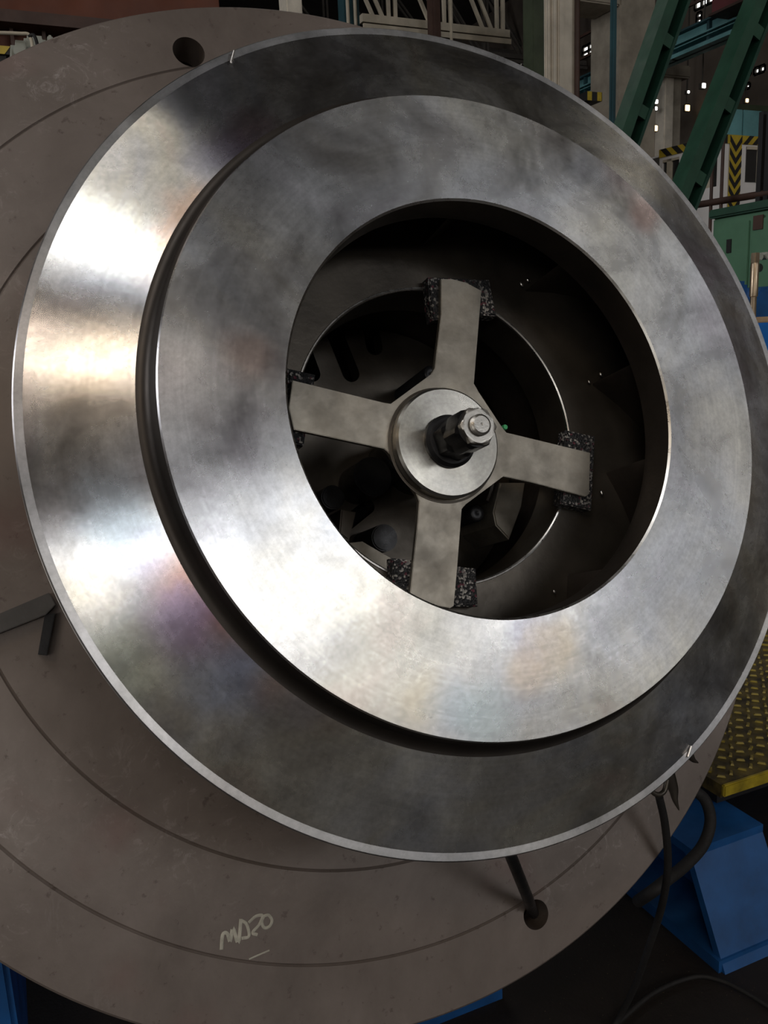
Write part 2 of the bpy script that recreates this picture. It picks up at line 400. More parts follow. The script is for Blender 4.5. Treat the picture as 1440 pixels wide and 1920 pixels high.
def wall_with_openings(name, axis, val, thick, a0, a1, z0, z1, opens, mat):
    """wall across 'axis' (0: x=val, 1: y=val) from a0..a1, built of pieces round the rectangular openings"""
    bm = bmesh.new()
    def piece(u0, u1, v0, v1):
        if u1-u0 < 1e-4 or v1-v0 < 1e-4: return
        if axis == 1: box((u0, min(val, val+thick), v0), (u1, max(val, val+thick), v1), 0, bm)
        elif axis == 0: box((min(val, val+thick), u0, v0), (max(val, val+thick), u1, v1), 0, bm)
        else: box((u0, v0, min(val, val+thick)), (u1, v1, max(val, val+thick)), 0, bm)
    us = sorted({a0, a1, *[o[0] for o in opens], *[o[1] for o in opens]})
    for u0, u1 in zip(us, us[1:]):
        mid = (u0+u1)/2; cut = sorted([(o[2], o[3]) for o in opens if o[0] < mid < o[1]]); v = z0
        for c0, c1 in cut: piece(u0, u1, v, c0); v = c1
        piece(u0, u1, v, z1)
    return struct(name, bm, mat)
WIN = [0]
def window(axis, val, depth, u0, u1, v0, v1, mat, nu, nv, bw=.07):
    """glazed opening: an emissive (daylit) pane per light between real bars"""
    WIN[0] += 1
    r = empty('window_%d' % WIN[0], None, None); r['kind'] = 'structure'
    def bxx(a, b, c, d, t0, t1):
        if axis == 1: return box((a, val+t0, c), (b, val+t1, d))
        if axis == 0: return box((val+t0, a, c), (val+t1, b, d))
        return box((a, c, val+t0), (b, d, val+t1))
    fr = bmesh.new(); s = 1 if depth > 0 else -1
    def addf(a, b, c, d):
        t = bxx(a, b, c, d, *sorted((s*.0, s*.12))); me = bpy.data.meshes.new('t'); t.to_mesh(me); t.free(); fr.from_mesh(me); bpy.data.meshes.remove(me)
    for i in range(nu+1):
        u = u0+(u1-u0)*i/nu; addf(u-bw/2, u+bw/2, v0, v1)
    for j in range(nv+1):
        v = v0+(v1-v0)*j/nv; addf(u0, u1, v-bw/2, v+bw/2)
    mesh_obj('window_frame', fr, M_trussd, r)
    for i in range(nu):
        for j in range(nv):
            a = u0+(u1-u0)*i/nu; b = u0+(u1-u0)*(i+1)/nu; c = v0+(v1-v0)*j/nv; d = v0+(v1-v0)*(j+1)/nv
            p_ = mesh_obj('pane', bxx(a, b, c, d, *sorted((s*.05, s*.07))), mat, r); p_.data.materials.append(M_trussd)
            for f_ in p_.data.polygons:                          # only the face towards the hall shows daylight
                f_.material_index = 0 if f_.normal[axis]*s < -.5 else 1
    return r
# end wall behind the photographer
ow = [(3.0, 11.6, 7.0, 8.9, M_day, 5, 2), (.6, 11.6, 5.0, 6.5, M_daylow, 6, 1), (-12.8, -6.0, 4.4, 7.0, M_dayL, 5, 2), (-12.8, -7.0, 2.7, 4.0, M_daylow, 5, 1), (-5.4, -.6, 5.0, 6.5, M_daylow, 3, 1)]
wall_with_openings('wall_back', 1, Y0, -.3, X0, X1, 0, ZR, ow, M_wallm)
for q in ow: window(1, Y0, -1, *q)
# roof with skylights; the last one is added to light the background columns
sky = [(-5.2, -2.8, -5.0, -3.0, M_dayroof, 3, 2), (-7.0, -.8, -2.6, -.6, M_dayroof2, 5, 2), (-1.6, 1.2, -13.2, -11.2, M_dayroof2, 3, 2), (11.5, 15.0, -4.0, -1.5, M_daylow, 3, 2), (2.0, 8.0, 16, 18, M_dayroof2, 4, 1)]
bm = bmesh.new()
sy = sorted({Y0, Y1, *[s[2] for s in sky], *[s[3] for s in sky]})
for v0, v1 in zip(sy, sy[1:]):
    mid = (v0+v1)/2; u = X0
    for s in sorted([s[:4] for s in sky if s[2] < mid < s[3]]):
        box((u, v0, ZR), (s[0], v1, ZR+.2), 0, bm); u = s[1]
    box((u, v0, ZR), (X1, v1, ZR+.2), 0, bm)
struct('ceiling', bm, M_roof)
for s in sky: window(2, ZR, 1, *s, .06)
# side walls
fw = [(20, 26, 7.2, 10.5), (28, 34, 7.2, 10.5)]
rw = []
for (xa, xb_, ya, yb_, nu, nv) in [(1092, 1150, 74, 97, 5, 2), (1120, 1150, 40, 62, 3, 2), (1303, 1352, -14, 8, 4, 1), (1306, 1315, 24, 44, 1, 2), (1228, 1238, 16, 34, 1, 2), (1395, 1408, 132, 142, 1, 1),
                                    (1414, 1434, 125, 137, 2, 1), (1397, 1406, 157, 166, 1, 1), (970, 998, 112, 121, 6, 1)]:
    p = at(xb_, (ya+yb_)/2, 0, X1); q = at(xa, (ya+yb_)/2, 0, X1); hi = at((xa+xb_)/2, ya, 0, X1).z; lo = at((xa+xb_)/2, yb_, 0, X1).z
    rw.append((p.y, q.y, lo, min(hi, ZR-.1), nu, nv))
wall_with_openings('wall_right', 0, X1, .3, Y0, Y1, 0, ZR, [q for q in rw], M_wallm)
for q in rw: window(0, X1, 1, *q[:4], M_dayfar, q[4], q[5], .07)
lw = [(2.5, 6.5, 5.0, 9.0), (7.5, 11.5, 5.0, 9.0)]  # added windows, placed to light the booth, cabinet and column faces
wall_with_openings('wall_left', 0, X0, -.3, Y0, Y1, 0, ZR, lw, M_wallm)
for q in lw: window(0, X0, -1, *q, M_fillside, 4, 3)
ff = []
for (xa, xb_, ya, yb_, nu, nv) in [(516, 541, -12, 13, 2, 2), (576, 600, -6, 22, 2, 2), (606, 640, 8, 33, 3, 2)]:
    p = at(xa, ya, 1, Y1); q = at(xb_, yb_, 1, Y1); ff.append((p.x, q.x, q.z, min(p.z, ZR-.1), nu, nv))
ZF = 20
wall_with_openings('wall_front', 1, Y1, .3, X0, X1, 0, ZR, [(q[0], q[1], min(q[2], ZR-1.5), q[3]) for q in ff], M_wallm)
for q in ff: window(1, Y1, 1, q[0], q[1], min(q[2], ZR-1.5), q[3], M_dayfar, q[4], q[5], .12)

# long warm high-bay lamps under the roof behind the photographer
for (lx, ly, lab) in ((-7.0, -7.8, 'long warm high-bay lamp hung under the roof, nearer the left wall'), (-4.0, -9.6, 'long warm high-bay lamp hung under the roof, nearer the end wall')):
    hl = 1.9 if lx < -5 else 1.0
    t = empty('hall_lamp', lab, 'lamp', here((lx, ly, 11.3)))
    mesh_obj('lamp_housing', box((-hl-.1, -.55, .1), (hl+.1, .55, .3), .02), M_grey, t)
    o = mesh_obj('lamp_glass', box((-hl, -.45, .06), (hl, .45, .10)), M_lamp, t); o.data.materials.append(M_grey)
    for f_ in o.data.polygons: f_.material_index = 0 if f_.normal.z < -.5 else 1
    for hx in (-hl*.8, hl*.8): mesh_obj('hanger', box((hx-.02, -.02, .3), (hx+.02, .02, .7)), M_trussd, t)

# ------------------------------------------------------------------ the faceplate
fp = axis_thing('faceplate', 'huge brown-grey round steel faceplate behind the polished flange, scribed with circles', 'faceplate')
zf = -.75; gr = .0045
def vgroove(r): return [(r+gr, zf), (r, zf-.005), (r-gr, zf)]
prof = [(.30, zf-.12), (.30, zf)] + vgroove(.62)[::-1] + vgroove(1.172)[::-1] + vgroove(1.424)[::-1] + [(1.620, zf), (1.6258, zf-.005), (1.6258, zf-.115), (1.60, zf-.12)]
disc = mesh_obj('plate', revolve(prof, 300, closed=True), M_plate, fp, 12)
mesh_obj('back_ring', revolve([(1.34, -.885), (1.60, -.885), (1.60, -.93), (1.34, -.93)], 128, closed=True), M_plate, fp, 20)
bpy.context.view_layer.update()
def axcyl(x, y, r, z0, z1, n=40):
    bm = bmesh.new(); bmesh.ops.create_cone(bm, cap_ends=True, segments=n, radius1=r, radius2=r, depth=z1-z0, matrix=Matrix.Translation((x, y, (z0+z1)/2))); return bm
disc.parent = None; disc.matrix_world = Matrix.Identity(4)
h1 = bp(354, 97, zf); h2 = bp(1005, 1715, zf)
boolean_cut(disc, [axcyl(h1[0], h1[1], .0255, -.5, -.3), axcyl(h2[0], h2[1], .0225, -.5, -.3)])
disc.parent = fp
# chalk writing on the faceplate
def zpx(x, y): q = bp(x/2.4, 1500+y/2.4, zf); return Vector((q[0], q[1], zf*U+.0006))
def stroke(pts, r=.0022, bm=None): return tube([zpx(*p) for p in pts], r, 8, 5, bm, flat=.35)
c = bmesh.new()
stroke([(996, 672), (1002, 606), (1022, 600), (1036, 636), (1048, 576), (1072, 642), (1084, 534)], .0026, c)
mesh_obj('chalk_letter', c, M_chalk, fp)
c = bmesh.new(); stroke([(1088, 542), (1110, 560), (1120, 612), (1086, 622)], .0022, c); mesh_obj('chalk_letter', c, M_chalk, fp)
c = bmesh.new(); stroke([(1118, 552), (1150, 524), (1180, 520), (1166, 560), (1136, 596), (1158, 606)], .0022, c); mesh_obj('chalk_letter', c, M_chalk, fp)
c = bmesh.new(); stroke([(1186, 522), (1208, 518), (1223, 542), (1212, 568), (1188, 574), (1178, 548), (1188, 522)], .0022, c); mesh_obj('chalk_letter', c, M_chalk, fp)
c = bmesh.new(); stroke([(1120, 716), (1160, 698), (1212, 676)], .0012, c); mesh_obj('chalk_line', c, M_chalk, fp)

# positioner that carries the faceplate: spindle housing, tilt body and blue base
ps = axis_thing('positioner', 'blue tilting positioner base carrying the big faceplate, its welded leg at lower right', 'machine')
mesh_obj('spindle_housing', revolve([(0, -.88), (.9, -.88), (.9, -1.05), (.6, -1.2), (.6, -1.9), (0, -1.9)], 64), M_blue, ps, 30)

def world_child(name, bm, mat, parent, smooth=None):
    o = mesh_obj(name, bm, mat, None, smooth); o.parent = parent; o.matrix_parent_inverse = parent.matrix_world.inverted(); return o
bpy.context.view_layer.update()
AXc = AX.translation
ctr = AX @ Vector((0, 0, -1.55*U))
world_child('pedestal', box((ctr.x-.35, ctr.y-.25, 0), (ctr.x+.35, ctr.y+.55, ctr.z+.1), .03), M_blue, ps)
# the visible leg: plane x = 1.33, sloping front
xl = 1.33
b0 = at(1360, 1828, 2, 0); xl = b0.x
tf = at(1297, 1608, 0, xl); tb = at(1262, 1500, 0, xl); bb = at(1190, 1670, 2, 0)

# ------------------------------------------------------------------ the impeller on the faceplate
TILT = 17.0
im = axis_thing('impeller', 'polished turned steel impeller wheel with conical flange and raised eye ring', 'impeller')
zc = .225*math.tan(math.radians(TILT))
# rim land
mesh_obj('rim', revolve([(.9804, .0), (.997, 0), (1.0, -.003), (1.0, -.010), (.992, -.012), (.992, -.018), (1.0, -.020), (1.0, -.032), (.95, -.045)], 300), M_rim, im, 20)
cone = [(.9804, .0)]
for k in range(1, 13): r = .9804-(.9804-.775)*k/12; cone.append((r, (.9804-r)*math.tan(math.radians(TILT))))
mesh_obj('flange', revolve(cone, 300), M_flange, im, 20)
zb = cone[-1][1]
fil = [(.775, zb)]
for k in range(1, 9):
    a = k/8*math.pi/2*.98; fil.append((.775-.026*math.sin(a), zb+.026*(1-math.cos(a))))
fil += [(.743, .110), (.742, .117)]
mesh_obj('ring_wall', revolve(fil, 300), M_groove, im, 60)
mesh_obj('eye_ring', revolve([(.742, .117), (.739, .1229), (.486, .1229)], 300), M_ring, im, 20)
mesh_obj('bore_edge', revolve([(.486, .1229), (.4815, .1185)], 300), M_edge, im, 20)
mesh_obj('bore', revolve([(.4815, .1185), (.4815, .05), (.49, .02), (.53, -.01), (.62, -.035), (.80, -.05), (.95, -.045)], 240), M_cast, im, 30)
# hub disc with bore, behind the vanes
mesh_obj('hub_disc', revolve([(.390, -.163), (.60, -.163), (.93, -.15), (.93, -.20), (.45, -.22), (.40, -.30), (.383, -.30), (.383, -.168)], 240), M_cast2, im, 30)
mesh_obj('hub_bore_edge', revolve([(.3915, -.163), (.390, -.1600), (.3865, -.1595), (.3835, -.162), (.383, -.168)], 240), M_edge, im, 30)
for k in range(10):
    a0 = math.radians(-10.5+36.8*k) if k < 10 else 0
    bm = bmesh.new(); nn = 14; L = []
    for i in range(nn+1):
        s = i/nn; th = .006*(1 if 0 < s < 1 else .4)
        rl = .505+(.93-.505)*s; aa = a0-s*.85
        row = []
        for sd in (-1, 1):
            for zz, dr in ((-.163, 0.0), (.04 if s < .05 else (-.0 if s < .2 else -.03), 0.0)):
                da = sd*th/rl; rr = rl + (.0 if zz < -.1 else .0)
                row.append(bm.verts.new((rr*U*math.cos(aa+da), rr*U*math.sin(aa+da), zz*U)))
        L.append(row)
    for p, q in zip(L, L[1:]):
        for (i, j) in ((0, 1), (1, 3), (3, 2), (2, 0)): bm.faces.new((p[i], p[j], q[j], q[i]))
    bm.faces.new((L[0][0], L[0][2], L[0][3], L[0][1])); bm.faces.new((L[-1][0], L[-1][1], L[-1][3], L[-1][2]))
    bmesh.ops.recalc_face_normals(bm, faces=bm.faces)
    mesh_obj('vane', bm, M_cast, im, 40)
# small bright beads standing in for glints at the vane roots
for (x, y, s) in [(1129, 925, .0024), (1040, 1110, .002), (1105, 716, .002), (1127, 702, .0026), (978, 533, .0026), (990, 525, .0026)]:
    q = bp(x, y, -.155); bm = bmesh.new(); bmesh.ops.create_icosphere(bm, subdivisions=2, radius=s, matrix=Matrix.Translation(q) @ Matrix.Diagonal((1, 1.6, .7, 1)))
    mesh_obj('vane_glint', bm, M_edge, im, 60)

# fixture drum between impeller hub and faceplate
dr = axis_thing('fixture_drum', 'dark steel fixture drum with slotted plate seen deep inside the bore', 'fixture')
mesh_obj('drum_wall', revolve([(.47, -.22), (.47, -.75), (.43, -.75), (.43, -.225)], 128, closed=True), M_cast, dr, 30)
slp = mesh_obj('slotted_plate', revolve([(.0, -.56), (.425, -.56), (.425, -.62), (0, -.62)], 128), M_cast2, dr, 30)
def slot_cut(p, q, r, z0, z1):
    a = Vector(bp(*p, -.56)); b = Vector(bp(*q, -.56)); a.z = b.z = 0; d = (b-a).normalized(); n = Vector((-d.y, d.x, 0)); pts = []
    for k in range(9): t = math.pi*k/8; pts.append(b+(n*math.cos(-t)*-1+d*math.sin(t))*r)
    for k in range(9): t = math.pi*k/8; pts.append(a+(n*math.cos(t)-d*math.sin(t))*r)
    return prism([(v.x, v.y) for v in pts], z0, z1)
slp.parent = None; slp.matrix_world = Matrix.Identity(4)
boolean_cut(slp, [slot_cut((622, 610), (658, 700), .0135, -.4, -.2), slot_cut((686, 560), (702, 650), .0135, -.4, -.2), slot_cut((570, 660), (585, 700), .013, -.4, -.2),
                  slot_cut((640, 990), (690, 950), .0105, -.4, -.2)])
slp.parent = dr
mesh_obj('slot_floor', revolve([(0, -.70), (.425, -.70)], 96), M_black, dr)
# centre boss and clamp blocks of the fixture
q = bp(790, 860, -.5)
mesh_obj('centre_boss', revolve([(.10, -.565), (.10, -.40), (.085, -.39), (0, -.39)], 64, center=(q[0], q[1])), M_black, dr, 30)
blk = [bp(*p, -.35) for p in [(938, 905), (985, 905), (978, 950), (955, 1012), (930, 985), (925, 960)]]
mesh_obj('clamp_block', prism([(v[0], v[1]) for v in blk], -.28, -.175, .002), M_spider, dr)
blk = [bp(*p, -.40) for p in [(680, 1015), (740, 1050), (735, 1075), (650, 1040), (655, 1018)]]
mesh_obj('clamp_block', prism([(v[0], v[1]) for v in blk], -.28, -.20, .002), M_spider, dr)
blk = [bp(*p, -.42) for p in [(640, 955), (668, 960), (655, 1015), (636, 1000)]]
mesh_obj('clamp_block', prism([(v[0], v[1]) for v in blk], -.28, -.21, .002), M_cast2, dr)
for (x, y, r, z0, z1) in [(625, 932, .017, -.28, -.22), (722, 1008, .019, -.28, -.20), (700, 893, .028, -.28, -.21), (762, 850, .03, -.28, -.20)]:
    q = bp(x, y, z1/U)
    o = mesh_obj('socket_screw', cyl((q[0], q[1], z0), (0, 0, 1), r, z1-z0, 28, .002), M_black, dr, 35)
for (x, y) in [(798, 708), (883, 966)]:
    q = bp(x, y, -.38); mesh_obj('threaded_rod', threaded(q[0], q[1], -.28, -.17, .012, .003), M_black, dr, 40)
# locating arc segment (thin bright edge right of centre)
arc = bmesh.new(); rows = []
ca = bp(846, 850, -.34)
for k in range(41):
    a_ = math.radians(35-95*k/40); rows.append([arc.verts.new((r_*U*math.cos(a_), r_*U*math.sin(a_), z_*U)) for r_, z_ in ((.262, -.55), (.262, -.36), (.268, -.355), (.274, -.36), (.274, -.55))])
for p_, q_ in zip(rows, rows[1:]):
    for k in range(5): arc.faces.new((p_[k], p_[(k+1) % 5], q_[(k+1) % 5], q_[k]))
arc.faces.new(rows[0]); arc.faces.new(rows[-1][::-1]); bmesh.ops.recalc_face_normals(arc, faces=arc.faces)
mesh_obj('arc_plate', arc, M_cast2, dr, 30)
q = bp(947, 801, -.30)
mesh_obj('green_glint_screw', threaded(q[0], q[1], -.17, -.148, .004, .0014, 16), simple('green_glint_steel', (.10, .55, .22), .3, .3, .2, 30, 0), dr, 40)  # green light glinting on the threads, put into the colour

# ------------------------------------------------------------------ rubber pads and the cross-shaped clamp plate
pads = [
    ([(803, 519), (918, 524), (932, 592), (905, 590), (812, 600), (806, 560)], 'speckled rubber crumb pad under the upper arm of the clamp plate'),
    ([(1062, 806), (1117, 818), (1110, 957), (1052, 944)], 'speckled rubber crumb pad under the right arm of the clamp plate'),
    ([(736, 1046), (893, 1066), (897, 1137), (820, 1137), (737, 1105)], 'speckled rubber crumb pad under the lower arm of the clamp plate'),
    ([(540, 690), (592, 702), (570, 835), (544, 830)], 'speckled rubber crumb pad under the left arm of the clamp plate')]
for pts, lab in pads:
    q = [bp(*p, -.125) for p in pts]; cx = sum(v[0] for v in q)/len(q); cy = sum(v[1] for v in q)/len(q)
    bm = prism([(v[0]-cx, v[1]-cy) for v in q], 0, .0185, .002)
    bmesh.ops.subdivide_edges(bm, edges=bm.edges[:], cuts=3, use_grid_fill=True)
    o = mesh_obj('rubber_pad', bm, M_crumb); o.matrix_world = AX @ Matrix.Translation((cx, cy, -.163*U+.0003)); tag(o, lab, 'pad', 'rubber pads under the clamp plate')

ZS = -.11
sp = axis_thing('clamp_plate', 'flat four-armed steel clamp plate across the bore of the impeller', 'clamp plate')
outline = [(827, 523), (848, 523), (875, 530), (903, 545), (892, 680), (889, 719), (898, 735), (941, 800), (950, 811), (1000, 823), (1107, 849), (1105, 926), (1098, 931), (1000, 905), (944, 893), (874, 945), (866, 954), (864, 980),
           (857, 1070), (851, 1136), (844, 1140), (812, 1134), (769, 1113), (783, 980), (786, 940), (781, 927), (728, 848), (720, 841), (551, 805), (542, 765), (549, 713), (720, 755), (733, 757), (808, 702), (815, 691), (827, 590)]
q = [bp(*p, ZS) for p in outline]
bm = prism([(v[0], v[1]) for v in q], -.1245*U, ZS*U, .0007)
mesh_obj('cross_plate', bm, M_spider, sp)
wc = bp(841, 829, -.078); wcx, wcy = wc[0], wc[1]
rw_ = np.mean([np.hypot(*(bp(*p, -.078)[:2]-wc[:2])) for p in [(744, 805), (837, 729), (939, 826), (860, 930)]])/U
mesh_obj('recess_shade', revolve([(rw_+.002, ZS), (rw_+.002, ZS+.003), (rw_+.008, ZS+.002), (rw_+.008, ZS)], 120, center=(wcx, wcy)), M_cast2, sp, 30)  # thin dark ring standing in for the shaded recess round the washer

ws = axis_thing('washer', 'thick bright turned washer disc in the middle of the clamp plate', 'washer')
ws.matrix_world = AX @ Matrix.Translation((wcx, wcy, ZS*U))
mesh_obj('washer_disc', revolve([(0, .0), (rw_, .0), (rw_, .028), (rw_-.006, .034), (.045, .034), (0, .034)], 160), M_washer, ws, 20)

zt = (ZS+.034)*U
nb = axis_thing('flange_nut', 'black oxide flanged hexagon nut seated on the bright washer', 'nut')
nb.matrix_world = AX @ Matrix.Translation((wcx, wcy, zt))
mesh_obj('nut_flange', revolve([(0, 0), (.066, 0), (.066, .010), (.058, .018), (.05, .02), (0, .02)], 64), M_black, nb, 30)
mesh_obj('nut_body', hexnut(0, 0, .008, .036, .047, .3), M_black, nb, 25)
n2 = axis_thing('lock_nut', 'black hexagon lock nut stacked on the flanged nut', 'nut')
n2.matrix_world = AX @ Matrix.Translation((wcx, wcy, zt+.036))
mesh_obj('nut_body', hexnut(0, 0, 0, .034, .046, .75), M_black, n2, 25)
n3 = axis_thing('end_nut', 'bright steel hexagon nut at the outer end of the stud', 'nut')
n3.matrix_world = AX @ Matrix.Translation((wcx, wcy, zt+.070))
mesh_obj('nut_body', hexnut(0, 0, 0, .008, .041, .55), M_nut, n3, 25)
st = axis_thing('stud', 'threaded steel stud end standing out of the bright nut', 'stud')
st.matrix_world = AX @ Matrix.Translation((wcx, wcy, zt+.077))
mesh_obj('thread', threaded(0, 0, -.001, .008, .0125, .002), M_nut, st, 30)

# ------------------------------------------------------------------ small things on and round the flange
def ax_obj(name, bm, mat, label, cat, smooth=None, parent=None):
    o = mesh_obj(name, bm, mat, parent, smooth); o.matrix_world = AX.copy(); return tag(o, label, cat)
# flat bar with dark leg at the left
q = [bp(*p, -.70) for p in [(-60, 1173), (0, 1150), (92, 1111), (104, 1134), (86, 1153), (0, 1187), (-60, 1210)]]
t = axis_thing('stop_bar', 'flat grey steel stop bar with a dark leg behind the left edge of the flange', 'bar')
mesh_obj('bar_plate', prism([(v[0], v[1]) for v in q], -.375, -.35, .001), simple('stop_bar_steel', (.085, .08, .078), .5, .3, .15, 20, .1), t)
q = [bp(*p, -.71) for p in [(84, 1152), (104, 1150), (88, 1229), (71, 1227)]]
mesh_obj('bar_leg', prism([(v[0], v[1]) for v in q], -.375, -.355, .001), M_black, t)
# bent bar from under the flange into the hole of the faceplate
a = [Vector(bp(950, 1585, -.45)), Vector(bp(972, 1640, -.55)), Vector(bp(992, 1690, -.68)), Vector(bp(1000, 1712, -.80))]
ax_obj('bent_rod', tube(a, .0085, 14, 8), M_black, 'dark bent rod running from under the flange into the lower hole of the faceplate', 'rod', 60)
# keys on the rim
for (p, z, ang, lab) in (((436, 106), .012, 62, 'small bright pin on the flange rim near the upper faceplate hole'), ((1293, 1409), .004, 58, 'small bright pin on the flange rim at lower right')):
    c0 = Vector(bp(p[0], p[1], z)); e0 = Vector(bp(p[0]+6*math.cos(math.radians(ang)), p[1]-12*math.sin(math.radians(ang)), z)) - c0
    bm = tube([c0-e0, c0+e0], .0013, 10, 1)
    ax_obj('rim_pin', bm, M_edge, lab, 'pin', 40)
# hooked lug and hoses at the lower right
t = axis_thing('hose_hook', 'dark pointed steel hook holding the black hose under the flange at lower right', 'hook')
q = [Vector(bp(x, y, -.22)) for (x, y) in [(1252, 1452), (1262, 1478), (1266, 1500), (1273, 1519)]]
mesh_obj('hook_horn', tube(q, .010, 12, 6, taper=(1, .08)), M_cast2, t, 60)
q = [Vector(bp(x, y, -.2)) for (x, y) in [(1251, 1462), (1246, 1482), (1236, 1490), (1226, 1487), (1220, 1478)]]
mesh_obj('hook_ring', tube(q, .0035, 10, 6), M_cast2, t, 60)
q = [Vector(bp(x, y, -.2)) for (x, y) in [(1293, 1416), (1300, 1425), (1309, 1430)]]
ax_obj('rim_lug', tube(q, .006, 10, 6, taper=(1, .15)), M_cast, 'small dark pointed lug under the flange rim beside the bright pin', 'lug', 60)
hz = [(1236, 1494, .98), (1246, 1540, .985), (1252, 1600, .99), (1250, 1650, 1.0), (1238, 1710, 1.03), (1215, 1780, 1.08), (1190, 1850, 1.16), (1160, 1910, 1.22), (1120, 1980, 1.2)]
o = mesh_obj('thin_hose', tube([at(x, y, 1, Y) for x, y, Y in hz], .0065, 12, 6), M_rope, None, 60); tag(o, 'thin black hose hanging from the hook over the faceplate edge to the floor', 'hose')
hz = [(1296, 1478, 1.22), (1322, 1500, 1.2), (1332, 1540, 1.18), (1318, 1585, 1.16), (1285, 1622, 1.14), (1250, 1650, 1.12), (1222, 1672, 1.12), (1196, 1690, 1.16)]
o = mesh_obj('thick_hose', tube([at(x, y, 1, Y) for x, y, Y in hz], .0115, 14, 6), M_rope, None, 60); tag(o, 'thick black hose looping over the blue leg at lower right', 'hose')
hz = [(1150, 1925), (1225, 1862), (1300, 1832), (1350, 1838), (1400, 1862), (1460, 1900)]
o = mesh_obj('floor_cable', tube([at(x, y, 2, .009) for x, y in hz], .005, 10, 8), M_rope, None, 60); tag(o, 'black cable lying in a curve on the dark floor at the bottom right', 'cable')

# ---- blue leg of the positioner
def leg_world():
    zt_ = tf.z; tr_ = at(1434, 1562, 2, zt_); tk_ = at(1313, 1480, 2, zt_); w_ = tr_.x-xl
    side = [(b0.y, 0), (bb.y+.25, 0), (bb.y+.25, zt_), (tf.y, zt_)]
    bm = bmesh.new()
    # front sloping plate
    def quad_slab(pts, off):
        v = [bm.verts.new(p) for p in pts]; u = [bm.verts.new(Vector(p)+Vector(off)) for p in pts]
        n = len(v); bm.faces.new(v); bm.faces.new(u[::-1])
        for k in range(n): bm.faces.new((v[k], v[(k+1) % n], u[(k+1) % n], u[k]))
    th = .022
    quad_slab([(xl, b0.y, 0), (xl+w_, b0.y, 0), (xl+w_, tf.y, zt_), (xl, tf.y, zt_)], (0, th, 0))
    bmesh.ops.recalc_face_normals(bm, faces=bm.faces); world_child('leg_front_plate', bm, M_blue, ps)
    bm = bmesh.new(); quad_slab([(xl, tf.y, zt_), (xl+w_, tf.y, zt_), (xl+w_, max(tk_.y, tf.y+.3), zt_), (xl, max(tk_.y, tf.y+.3), zt_)], (0, 0, .02))
    bmesh.ops.recalc_face_normals(bm, faces=bm.faces); world_child('leg_top_plate', bm, M_blue, ps)
    bm = bmesh.new(); quad_slab([(xl+.14, b0.y+.03, 0), (xl+.14, b0.y+.8, 0), (xl+.14, b0.y+.8, zt_-.002), (xl+.14, tf.y+.03, zt_-.002)], (.03, 0, 0))
    bmesh.ops.recalc_face_normals(bm, faces=bm.faces); world_child('leg_web', bm, M_blue, ps)
    bm = bmesh.new(); quad_slab([(xl-.01, b0.y+.01, 0), (xl+.2, b0.y+.01, 0), (xl+.2, b0.y+.9, 0), (xl-.01, b0.y+.9, 0)], (0, 0, .03))
    bmesh.ops.recalc_face_normals(bm, faces=bm.faces); world_child('leg_foot_plate', bm, M_blue, ps)
leg_world()
bl = at(12, 1815, 2, .35)
world_child('leg_box', box((bl.x-.5, bl.y, 0), (at(22, 1850, 1, bl.y).x, bl.y+.5, .42), .01), M_blue, ps)

# ------------------------------------------------------------------ yellow tread platform
tc = at(1352, 1468, 2, .34)
t = empty('tread_platform', 'worn yellow tread-plate step platform behind the flange at lower right', 'platform', here((tc.x, tc.y, 0)))
mesh_obj('tread_sheet', box((0, 0, .30), (1.3, 1.17, .335)), M_tread, t)
kb = bmesh.new(); nlug = 0; lug_mat = simple('worn_yellow_paint', (.24, .18, .022), .45, 0, .7, 24, .2)
lb = bmesh.new(); bmesh.ops.create_cube(lb, size=1, matrix=Matrix.Diagonal((.022, .009, .005, 1)))
for v_ in lb.verts:
    if v_.co.z > 0: v_.co.x *= .7; v_.co.y *= .6
mesh_obj('under_shade', box((.03, .04, .256), (1.27, 1.14, .30)), M_blk, t)  # black slab standing in for the shadow under the tread sheet
lug_me = bpy.data.meshes.new('tread_lug'); lb.to_mesh(lug_me); lug_me.materials.append(lug_mat)
def in_view(p):
    q = MW.T @ (np.array(p)-np.array([0, 0, H])); x_ = 720-F*q[0]/q[2]; y_ = 960+F*q[1]/q[2]
    return 1335 < x_ < 1450 and 1225 < y_ < 1480
for i in range(37):
    for j in range(34):
        a = math.pi/4 if (i+j) % 2 else -math.pi/4
        px_, py_ = .03+i*.034+random.uniform(-.003, .003), .03+j*.034+random.uniform(-.002, .002)
        M = Matrix.Translation((px_, py_, .337)) @ Matrix.Rotation(a+random.uniform(-.2, .2), 4, 'Z')
        if nlug < 295 and in_view((tc.x+px_, tc.y+py_, .337)):
            o = bpy.data.objects.new('tread_lug', lug_me); COL.objects.link(o); o.parent = t; o.matrix_local = M; nlug += 1
        else: bmesh.ops.create_cube(kb, size=1, matrix=M @ Matrix.Diagonal((.022, .009, .005, 1)))
lb.free(); k = mesh_obj('tread_pattern', kb, lug_mat, t); k['kind'] = 'stuff'
mesh_obj('edge_strip', box((0, -.012, .306), (1.3, 0, .337), .003), simple('edge_yellow_paint', (.36, .27, .02), .45, 0, .5, 14, .2), t)
for (x, y) in ((.6, .08), (1.22, .08), (.6, 1.1), (1.22, 1.1)): mesh_obj('leg', box((x-.03, y-.03, 0), (x+.03, y+.03, .30)), M_brown, t)

